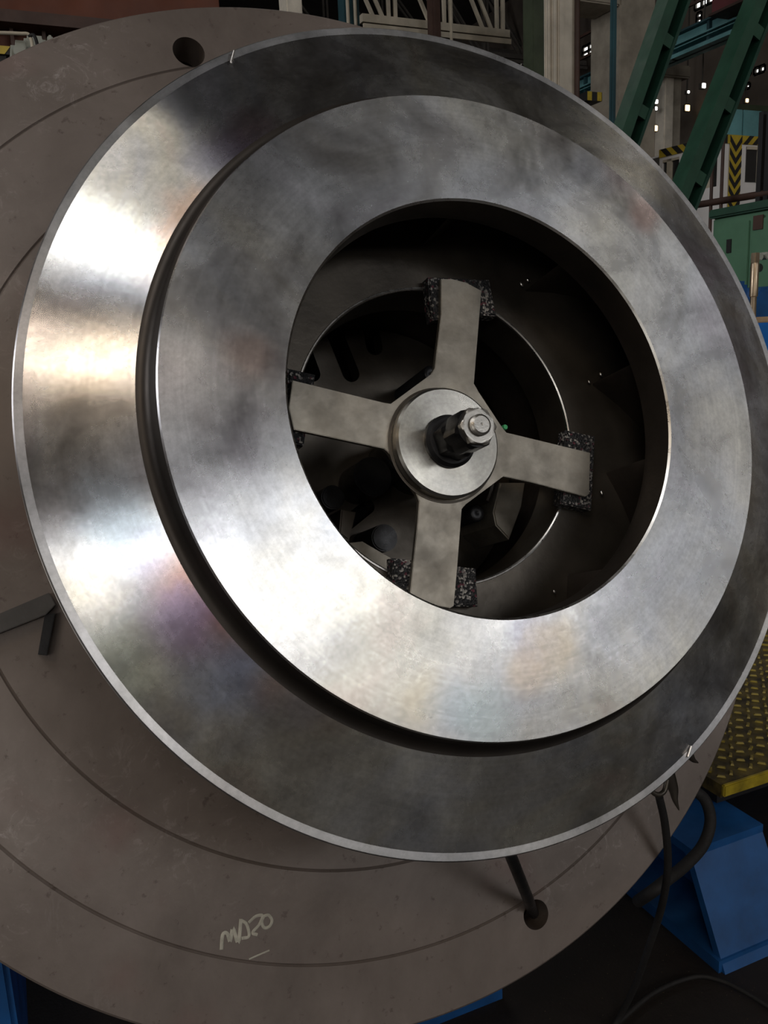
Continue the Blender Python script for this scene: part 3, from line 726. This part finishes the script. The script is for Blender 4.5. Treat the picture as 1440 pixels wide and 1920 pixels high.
# ------------------------------------------------------------------ things right of the flange
# blue bench with board and standing shaft
bq = at(1412, 606, 1, 2.6)
t = empty('blue_bench', 'bright blue steel bench top right of the flange edge', 'bench', here((bq.x, bq.y, 0)))
mesh_obj('bench_body', box((-.02, 0, .0), (1.2, .9, bq.z), .01), M_blue2, t)
wd = empty('wood_board', 'pale wooden board lying on the blue bench', 'board', here((bq.x, bq.y, bq.z)))
mesh_obj('board', box((-.03, .02, 0), (.9, .35, .022), .003), M_wood, wd)
sh = empty('square_shaft', 'tan turned shaft with square end standing on the wooden board', 'shaft', here((at(1411, 595, 1, bq.y+.15).x, bq.y+.15, bq.z+.022)))
ht = at(1407, 474, 1, bq.y+.15).z-(bq.z+.022)
mesh_obj('shaft_body', revolve([(0, 0), (.026, 0), (.026, ht*.32/U), (.034, ht*.33/U), (.034, ht*.83/U), (.028, ht*.85/U), (0, ht*.85/U)], 32), M_brass, sh, 30)
mesh_obj('square_end', box((-.0125, -.0125, ht*.84), (.0125, .0125, ht), .002), M_brass, sh)
# green cabinet, face along the hall
xg = 4.7; gl = at(1337, 394, 0, xg); gt = gl.z
t = empty('green_cabinet', 'green machine control cabinet with lidded top right of the flange', 'cabinet', here((xg, gl.y, 0)))
mesh_obj('cabinet_body', box((0, -1.9, 0), (.9, 0, gt-.06), .01), M_greenc, t)
mesh_obj('cabinet_lid', box((-.03, -1.93, gt-.06), (.93, .02, gt), .012), M_green, t)
s = at(1408, 450, 0, xg)
dd = mesh_obj('door', box((-.012, s.y-gl.y+.01, .25), (0, -.03, gt-.11), .004), M_greenc, t)
h = at(1370, 460, 0, xg); mesh_obj('door_lock', box((-.02, h.y-gl.y-.02, h.z-.05), (-.011, h.y-gl.y+.02, h.z+.04)), M_blk, dd)
dd = mesh_obj('door', box((-.012, -1.87, .25), (0, s.y-gl.y-.01, gt-.11), .004), M_greenc, t)
h = at(1425, 417, 0, xg); mesh_obj('switch_plate', box((-.02, h.y-gl.y-.04, h.z-.045), (-.011, h.y-gl.y+.04, h.z+.045)), M_brown, dd)
# blue bin, dials
q = at(1378, 520, 1, 3.2); o = mesh_obj('blue_bin', box((-.25, 0, 0), (.05, .4, q.z), .02), M_blue); o.location = (at(1394, 520, 1, 3.55).x, 3.55, 0); tag(o, 'dark blue metal bin in front of the green cabinet', 'bin')
q = at(1432, 560, 1, 3.75); t = empty('blue_motor', 'blue round electric motor beside the standing shaft', 'motor', here((q.x, q.y, 0)))
mesh_obj('motor_body', cyl((.05, 0, q.z-.06), (0, 1, 0), .13, .3, 28, .01), M_blue, t, 30)
mesh_obj('motor_stand', box((-.07, .05, 0), (.17, .25, q.z-.18)), M_blue, t)
for (x, y, r) in ((1427, 481, .022), (1441, 479, .022), (1426, 502, .024)):
    q = at(x, y, 1, 3.85); o = mesh_obj('dial', cyl((0, 0, 0), (0, 1, 0), r, .06, 24, .004), M_grey if y < 500 else M_blk, None, 30); o.location = q
    tag(o, 'round %s dial beside the shaft, %s' % (('grey' if y < 500 else 'black'), {1427: 'left one', 1426: 'lower one', 1441: 'right one'}[x]), 'dial')

# railing in front of the booth
xr = 5.7
t = empty('railing', 'dark brown pipe railing with posts in front of the white booth', 'railing', here((xr, 0, 0)))
a = at(1225, 398, 0, xr); b = at(1470, 357, 0, xr)
def loc(v): return Vector((v.x-xr, v.y, v.z))
mesh_obj('rail', tube([loc(a), loc(b)], .028, 12, 1), M_brown, t, 60)
for (x, ztop) in ((1333, 258), (1352, 240), ):
    p = at(x, 380, 0, xr); ztp = at(x, ztop, 0, xr).z; mesh_obj('post', tube([(0, p.y, 0), (0, p.y, ztp)], .014, 10, 1), M_brown, t, 60)
for x in (1424, 1438):
    p = at(x, 375, 0, xr); mesh_obj('post', box((-.022, p.y-.022, 0), (.022, p.y+.022, at(x, 212, 0, xr).z)), M_blk, t)

# ------------------------------------------------------------------ white booth with hazard stripes
yb = 8.0; cb = at(1354, 252, 1, yb); xb = cb.x; zt2 = cb.z
t = empty('white_booth', 'white machine booth with yellow and black hazard stripes and dark windows', 'booth', here((xb, yb, 0)))
dv = Vector(ray(-280, 661)); ba = math.atan2(-dv.x, dv.y)          # direction of the side wall
RB = Matrix.Rotation(ba, 4, 'Z')
def side(px, py):
    """pixel -> (distance along the side wall, height)"""
    d = Vector(ray(px, py)); n = Vector((math.cos(ba), math.sin(ba), 0)); k = (Vector((xb, yb, 0))).dot(n)/d.dot(n)
    p = d*k; return (p-Vector((xb, yb, 0))).dot(Vector((-math.sin(ba), math.cos(ba), 0))), p.z+H
def sidepart(name, bm, mat, par=None):
    o = mesh_obj(name, bm, mat, par or t)
    if par is None: o.matrix_local = RB
    return o
far = side(1237, 282)[0]
hs = .095
mesh_obj('booth_wall', box((0, 0, 0), (4, .06, zt2-.004), .0), M_white, t)
o1 = (side(1350, 300)[0], side(1303, 300)[0], side(1345, 349)[1], side(1340, 280)[1])
o2 = (side(1273, 320)[0], min(side(1232, 320)[0], far-.05), side(1262, 362)[1], side(1262, 296)[1])
bm = bmesh.new(); opens = [o1, o2]; us = sorted({0.03, far, *[o[0] for o in opens], *[o[1] for o in opens]})
for u0, u1 in zip(us, us[1:]):
    mid = (u0+u1)/2; v = 0
    for c0, c1 in sorted([(o[2], o[3]) for o in opens if o[0] < mid < o[1]]): box((0, u0, v), (.06, u1, c0), 0, bm); v = c1
    box((0, u0, v), (.06, u1, zt2-.004), 0, bm)
sidepart('booth_wall', bm, M_white)
for o_, ub in ((o1, side(1327, 320)[0]), (o2, side(1254, 320)[0])):
    f = sidepart('window', box((.03, o_[0], o_[2]), (.04, o_[1], o_[3])), M_glass)
    mesh_obj('window_bar', box((.0, ub-.035, o_[2]), (.03, ub+.035, o_[3])), M_truss, f)
    mesh_obj('window_lintel', box((.0, o_[0], o_[3]-.03), (.03, o_[1], o_[3])), M_truss, f)
mesh_obj('booth_roof', box((0, .06, zt2-.05), (4, 3.0, zt2-.03)), M_white, t)
wa = at(1399, 275, 1, yb); wb_ = at(1445, 343, 1, yb)
f = mesh_obj('window', box((wa.x-xb, -.012, wb_.z), (wb_.x-xb+.3, -.004, wa.z)), M_glass, t)
mesh_obj('window_bar', box((at(1417, 300, 1, yb).x-xb, -.03, wb_.z), (at(1421, 300, 1, yb).x-xb, -.012, wa.z)), M_truss, f)
mesh_obj('window_lintel', box((wa.x-xb, -.03, wa.z-.035), (wb_.x-xb+.3, -.012, wa.z)), M_truss, f)
# hazard bands: yellow board with raised black slanted strips
mesh_obj('hazard_board', box((0, -.012, zt2-hs), (4, -.002, zt2)), M_yel, t)
sidepart('hazard_board', box((-.012, 0, zt2-hs), (-.002, far, zt2)), M_yel)
def slant(axis, u, v0, v1, dx, w, p0):
    bm = bmesh.new(); pts = [(u, v0), (u+w, v0), (u+w+dx, v1), (u+dx, v1)]
    def P(a, b, o): return (a, o, b) if axis == 1 else (o, a, b)
    lo = [bm.verts.new(P(a, b, p0)) for a, b in pts]; hi = [bm.verts.new(P(a, b, p0-.004)) for a, b in pts]
    bm.faces.new(lo); bm.faces.new(hi[::-1])
    for k in range(4): bm.faces.new((lo[k], lo[(k+1) % 4], hi[(k+1) % 4], hi[k]))
    bmesh.ops.recalc_face_normals(bm, faces=bm.faces); return bm
c0x = at(1366, 300, 1, yb).x-xb; c1x = at(1388, 300, 1, yb).x-xb; cw = (c1x-c0x)/2
u = c1x+.02
while u < 3.4: mesh_obj('black_stripe', slant(1, u, zt2-hs, zt2, .10, .07, -.012), M_blk, t); u += .145
mesh_obj('black_stripe', slant(1, c0x-.1, zt2-hs, zt2, -.0, .06, -.012), M_blk, t)
u = .02
while u < far-.2: sidepart('black_stripe', slant(0, u, zt2-hs, zt2, .10, .085, -.012), M_blk); u += .17
# chevron strip down the wall
zlow = 1.2
mesh_obj('chevron_board', box((c0x, -.016, zlow), (c1x, -.012, zt2)), M_yel, t)
z = zt2; ch = cw*1.25
while z > zlow+.2:
    bm = bmesh.new()
    def chev(pts):
        lo = [bm.verts.new((a, -.016, b)) for a, b in pts]; hi = [bm.verts.new((a, -.020, b)) for a, b in pts]
        bm.faces.new(lo); bm.faces.new(hi[::-1]); n = len(pts)
        for k in range(n): bm.faces.new((lo[k], lo[(k+1) % n], hi[(k+1) % n], hi[k]))
    za = z-.005; cm = c0x+cw
    chev([(c0x, za), (cm, za-ch), (cm, za-ch-.068), (c0x, za-.068)])
    chev([(cm, za-ch), (c1x, za), (c1x, za-.068), (cm, za-ch-.068)])
    bmesh.ops.remove_doubles(bm, verts=bm.verts[:], dist=1e-5)
    bmesh.ops.recalc_face_normals(bm, faces=bm.faces); mesh_obj('black_chevron', bm, M_blk, t); z -= .136

# ------------------------------------------------------------------ green raking braces
def brace(p0, p1, wpx, Y, label):
    a = at(*p0, 1, Y); b = at(*p1, 1, Y)
    a = a-(b-a)*(a.z/(b.z-a.z))                             # down to the floor
    d = (b-a).normalized(); side = Vector((d.z, 0, -d.x)); n = Vector((0, -1, 0))
    if side.x < 0: side = -side
    wd_ = wpx/F*Y*1.25
    t = empty('raking_brace', label, 'brace', here(a))
    a0 = Vector((0, 0, 0)); b0_ = b-a
    mesh_obj('outer_flange', bar(a0-side*wd_*.28, b0_-side*wd_*.28, .16, wd_*.46, None, side), M_green2 if 0 else M_green, t)
    mesh_obj('web', bar(a0+side*wd_*.15+Vector((0, .06, 0)), b0_+side*wd_*.15+Vector((0, .06, 0)), .02, wd_*.5, None, side), M_green2, t)
    mesh_obj('inner_flange', bar(a0+side*wd_*.44, b0_+side*wd_*.44, .16, wd_*.13, None, side), M_green2, t)
    L = (b-a).length; k = .35
    while k < L-.1:
        c0 = d*k; mesh_obj('batten_plate', bar(c0+side*wd_*.18-Vector((0, .055, 0))-d*.05, c0+side*wd_*.18-Vector((0, .055, 0))+d*.05, .02, wd_*.45, None, side), M_green, t); k += .62
    return t
brace((1096, 480), (1285, -60), 44, 6.2, 'dark green raking steel brace nearer the concrete columns')
brace((1215, 540), (1452, -60), 48, 5.6, 'dark green raking steel brace passing in front of the white booth')

# ------------------------------------------------------------------ columns and posts
def pillar(name, label, xl_, xr_, Y, depth, mat, ytop=-40, side=None, cat='column', ref=100, bev=.02):
    a = at(xl_, ref, 1, Y); b = at(xr_, ref, 1, Y)
    t = empty(name, label, cat, here((a.x, Y, 0)))
    mesh_obj('shaft', box((0, 0, 0), (b.x-a.x, depth, ZR), bev), mat, t)
    return t, b.x-a.x
t, w_ = pillar('concrete_column', 'pale ribbed concrete column beside the green upright above the flange', 1023, 1081, 8.6, .45, M_concl)
for f0, f1 in ((.04, .1), (.16, .3), (.36, .56)): mesh_obj('rib', box((w_*f0, -.035, 0), (w_*f1, 0, ZR), .012), M_concl, t)
mesh_obj('pipe', tube([(w_*.93, -.05, 0), (w_*.93, -.05, ZR)], .03, 10, 1), M_brown, t, 60)
t, w_ = pillar('concrete_column', 'brown concrete column right of the blue pole', 1162, 1228, 11.0, .7, M_conc)
mesh_obj('cross_beam', box((-1.2, 0, at(1150, 9, 1, 11).z), (0.0, .6, at(1150, -60, 1, 11).z), .02), M_conc, t)
pa = at(1100, 196, 1, 11.0)
mesh_obj('dado_wall', box((-1.3, -.05, 0), (w_*.98, 0, pa.z), .0), M_conc, t)
t, w_ = pillar('far_column', 'small pale concrete column seen between the two green braces', 1249, 1266, 15.0, .3, M_concl)
mesh_obj('corbel', box((-.12, -.1, at(1255, 146, 1, 15).z), (w_+.35, .4, at(1255, 122, 1, 15).z), .03), M_conc, t)
mesh_obj('side_leg', box((w_, .02, 0), (w_+.2, .35, at(1255, 122, 1, 15).z)), M_conc, t)
pillar('green_upright', 'dark olive green steel upright left of the pale concrete column', 999, 1022, 8.3, .2, M_olive, cat='upright')
pillar('blue_pole', 'thin dark blue pole between the two concrete columns', 1148, 1158, 7.6, .06, M_teald, cat='pole')
pillar('brown_post', 'reddish brown steel post in front of the roof truss', 813, 829, 13, .2, M_brown, cat='post')
pillar('thin_post', 'thin pale post right of the reddish brown post', 846, 851, 12.6, .05, M_truss, cat='post')
t, w_ = pillar('teal_upright', 'dark teal steel upright with pale pipes at the left end of the truss', 650, 678, 14, .3, M_teald, cat='upright')
for x in (.03, w_*.6): mesh_obj('pipe', tube([(x, -.06, 0), (x, -.06, ZR)], .03, 8, 1), M_truss, t, 60)
pillar('beige_column', 'beige concrete column just above the top edge of the faceplate', 543, 572, 18, .5, M_concl)

# hazard block
a = at(1100, 171, 1, 9.5); b = at(1129, 190, 1, 9.5)
t = empty('hazard_buffer', 'small yellow and black striped buffer block below the teal girder', 'buffer', here((a.x, 9.5, b.z)))
hw = b.x-a.x; hh = a.z-b.z
mesh_obj('buffer_block', box((0, 0, 0), (hw, .25, hh)), M_blk, t)
for f0 in (.05, .68): mesh_obj('yellow_stripe', box((hw*f0, -.006, 0), (hw*(f0+.27), 0, hh)), M_yel, t)
mesh_obj('bracket', box((hw*.3, .1, -b.z), (hw*.5, .2, 0)), M_trussd, t)

# ------------------------------------------------------------------ crane girders
def girder(x, ytop, ybot, y0, y1, label, pxref):
    zt_ = at(pxref, ytop, 0, x).z; zb_ = at(pxref, ybot, 0, x).z
    t = empty('crane_girder', label, 'girder', here((x, y0, zb_))); Lg = y1-y0; hgt = zt_-zb_
    mesh_obj('web_plate', box((0, 0, 0), (.05, Lg, hgt)), M_teald, t)
    mesh_obj('top_panel', box((-.05, 0, hgt*.62), (0, Lg, hgt*.95)), M_teal, t)
    for f0, f1 in ((.97, 1.05), (.50, .56), (.36, .40), (.0, .16)): mesh_obj('flange_rail', box((-.16, 0, hgt*f0), (.2, Lg, hgt*f1)), M_teal if f0 < .9 else M_teald, t)
    y = .3
    while y < Lg: mesh_obj('stiffener', box((-.12, y, 0), (0, y+.06, hgt)), M_teald, t); y += .9
    return t, zt_, zb_
g1, z1_, z2_ = girder(12.5, 72, 116, 9, 34, 'long teal crane girder running away beyond the green braces', 1262)
# rails above the girder: handrail of the crane walkway
t = empty('walkway_rail', 'thin brown walkway railing above the teal crane girder', 'railing', here((12.6, 0, z1_+.06*(z1_-z2_)+.005)))
for h_ in (.45, .9): mesh_obj('rail', bar((0, 9, h_), (0, 34, h_), .05, .05), M_brown, t)
y = 9.2
while y < 34: mesh_obj('post', box((-.02, y, 0.0), (.02, y+.04, .92)), M_brown, t); y += 1.2
# pinkish red beam above
a = at(1335, 16, 0, 12.0); b = at(1408, -10, 0, 12.0)
t = empty('red_beam', 'faded red crane beam above the teal girder at the top right', 'beam', here((12, b.y-1, a.z)))
mesh_obj('beam_web', box((0, 0, -.1), (.3, a.y-b.y+1, .18)), simple('faded_red_paint', (.17, .035, .04), .6, 0, .3, 1, .1), t)
mesh_obj('beam_flange', box((-.08, 0, -.14), (.38, a.y-b.y+1, -.1)), M_brown, t)
# olive beam and teal panel behind the booth
a = at(1350, 222, 1, 12.0); b = at(1500, 190, 1, 12.0)
t = empty('olive_beam', 'dark olive steel beam above the white booth', 'beam', here((a.x, 12, a.z)))
mesh_obj('beam_web', box((0, 0, .02), (3.6, .2, .26)), M_olive, t); mesh_obj('beam_flange', box((0, -.06, -.02), (3.6, .26, .02)), M_olive, t)
mesh_obj('beam_post', box((3.2, 0, -a.z), (3.4, .2, 0)), M_olive, t); mesh_obj('beam_post', box((0.02, .02, -a.z), (.1, .12, 0)), M_olive, t)
a = at(1356, 250, 1, 11.0); b = at(1470, 224, 1, 11.0)
t = empty('teal_machine', 'teal panelled machine top just behind the white booth', 'machine', here((a.x, 11, 0)))
for k in range(4): mesh_obj('panel', box((k*.42, 0, 0), (k*.42+.40, .06, b.z+.1), .01), M_teal, t)
mesh_obj('machine_body', box((0, .06, 0), (1.7, .6, b.z+.05)), M_teald, t)

# ------------------------------------------------------------------ roof trusses
def truss(Y, px0, py0, px1, label, h=1.6, mat=None, bay=1.0, w=.09, pair=.12):
    a = at(px0, py0, 1, Y); x1 = at(px1, py0, 1, Y).x
    t = empty('roof_truss', label, 'truss', here((a.x, Y, a.z))); L = x1-a.x
    mesh_obj('bottom_chord', box((0, 0, 0), (L, .12, w*1.3)), mat, t); mesh_obj('bottom_angle', box((0, -.04, -w*1.3), (L, .0, -w*.4)), mat, t)
    mesh_obj('top_chord', box((0, 0, h), (L, .12, h+w*1.3)), mat, t)
    x = bay*.45
    while x < L:
        for dx in (0, pair): mesh_obj('vertical', box((x+dx, .02, w), (x+dx+w*.55, .08, h)), mat, t)
        for dx in (0, pair*1.4): mesh_obj('diagonal', bar((x-.12+dx-pair, .05, w), (x-bay+dx, .05, h), w*.55, .05), mat, t)
        x += bay
    return t
truss(13.5, 680, 40, 956, 'cream painted roof truss above the top of the flange', mat=M_truss, bay=1.0)
truss(22, 870, 100, 1100, 'sooty roof truss lower down behind the cream truss', h=1.6, mat=M_trussd, bay=1.4)
truss(26, 560, 60, 1300, 'distant sooty roof truss spanning the hall', h=1.8, mat=M_trussd, bay=1.8)
truss(34, 300, 40, 1300, 'most distant sooty roof truss near the end windows', h=2.0, mat=M_trussd, bay=2.2)
for Y in (5.0, ): pass

# ------------------------------------------------------------------ upper left: orange crane, grey machine
yo = 9.0
a = at(-80, 22, 1, yo); b = at(215, 22, 1, yo)
t = empty('orange_crane_beam', 'rust orange crane beam across the upper left corner', 'beam', here((a.x, yo, a.z)))
Lc = b.x-a.x
mesh_obj('upper_web', box((0, 0, -.02), (Lc+1.0, .3, 1.2)), M_orange, t)
mesh_obj('middle_flange', box((0, -.25, -.12), (Lc+1.0, .3, -.02)), M_brown, t)
mesh_obj('lower_web', box((0, .02, -.62), (Lc+.2, .3, -.12)), M_orange, t)
mesh_obj('lower_flange', box((0, -.15, -.70), (Lc+.3, .35, -.62)), M_brown, t)
for k in range(5): mesh_obj('stiffener', box((Lc*(.1+.2*k), -.1, -.62), (Lc*(.1+.2*k)+.03, .02, -.12)), M_brown, t)
a = at(22, 100, 1, 6.0)
t = empty('grey_machine_head', 'light grey machine head peeping over the upper left edge of the faceplate', 'machine', here((a.x, 6, 0)))
zt3 = at(30, 72, 1, 6).z; x2 = at(58, 80, 1, 6).x-a.x; x3 = at(86, 70, 1, 6).x-a.x; x4 = at(108, 70, 1, 6).x-a.x; z4 = at(60, 62, 1, 6).z
mesh_obj('column', box((.05, .1, 0), (x4, .5, zt3-.05), .02), M_grey, t)
mesh_obj('gear_case', box((0, 0, zt3-.35), (x2, .4, zt3), .03), M_grey, t)
mesh_obj('motor_case', box((x2*.7, .02, zt3-.2), (x3, .35, z4), .02), M_grey, t)
mesh_obj('valve', box((x3+.01, .0, zt3-.1), (x3+.04, .12, z4+.0), .008), M_grey, t)
mesh_obj('cap', cyl((x2*.4, -.02, zt3-.07), (0, 1, 0), .035, .03, 20), M_grey, t, 30)
p = at(-40, 67, 1, 6); mesh_obj('pipe', tube([(p.x-a.x, -.06, p.z), (x2*.4, -.06, zt3+.01), (x2*.95, -.06, zt3-.0), (x2*1.02, -.06, zt3-.12)], .010, 10, 6), M_truss, t, 60)
q = at(56, 82, 1, 6); mesh_obj('hose', tube([(x2*.9, -.06, zt3), (x2*1.15, -.08, zt3-.0), (x2*1.25, -.08, zt3-.07), (x2*1.1, -.06, zt3-.14)], .010, 10, 6), M_rope, t, 60)
a = at(-40, 98, 1, 6.4); b = at(13, 87, 1, 6.4)
t = empty('hazard_beam', 'yellow and black striped beam end at the left edge of the picture', 'beam', here((a.x, 6.4, 0)))
mesh_obj('beam', box((0, 0, a.z), (b.x-a.x+.35, .1, b.z)), M_blk, t)
mesh_obj('yellow_stripe', prism([(0, 0), (.12, 0), (.16, b.z-a.z), (0, b.z-a.z)], 0, .006), M_yel, t)
o = t.children[-1]; o.matrix_local = Matrix.Translation((b.x-a.x-.14, -.001, a.z)) @ Matrix.Rotation(math.pi/2, 4, 'X')
mesh_obj('support', box((.1, .02, 0), (.16, .08, a.z)), M_blk, t)

# far machinery silhouettes and small lamps across the hall
rng = random.Random(3)
for k, (x, y, Y, w_, lab) in enumerate([(1216, 130, 20, .5, 'left'), (1300, 150, 22, 1.2, 'middle'), (1345, 190, 20, .6, 'right')]):
    a = at(x, y, 1, Y); t = empty('pipe_rack', 'dark pipe rack far behind the braces, %s one' % lab, 'rack', here((a.x, Y, 0)), 'far pipe racks')
    for i in range(5): mesh_obj('pipe', tube([(i*w_/4, 0, 0), (i*w_/4, 0, a.z+rng.uniform(-1, .5))], .05, 8, 1), M_trussd, t, 60)
    for i in range(4): mesh_obj('shelf_beam', box((-.1, -.05, a.z*(.3+.2*i)), (w_+.1, .05, a.z*(.3+.2*i)+.08)), M_trussd, t)
for (x, y, Y, s, warm, lab) in [(1321, 160, 14, .09, 0, 'white one between the braces'), (1292, 172, 16.5, .06, 0, 'smallest white one between the braces'), (1232, 190, 13, .07, 0, 'upper one beside the first brace'),
                                (1231, 203, 15, .07, 0, 'middle one beside the first brace'), (1230, 240, 14, .10, 1, 'warm one low beside the first brace'), (1290, 202, 18, .14, 1, 'warm one beside the far column'),
                                (1389, 164, 13, .09, 1, 'warm round one above the booth'), (1402, 188, 15.5, .08, 1, 'lower warm one above the booth')]:
    a = at(x, y, 1, Y); t = empty('hall_light', 'small glowing lamp far across the hall, %s' % lab, 'lamp', here(a))
    mesh_obj('lamp_glass', box((-s/2, 0, -s/2), (s/2, .03, s/2), .01), M_daywarm if warm else M_dayfar, t)
    mesh_obj('lamp_case', box((-s/2-.01, .03, -s/2-.01), (s/2+.01, .1, s/2+.01)), M_trussd, t)
    mesh_obj('hanger', box((-.01, .05, s/2), (.01, .07, ZR-a.z)), M_trussd, t)
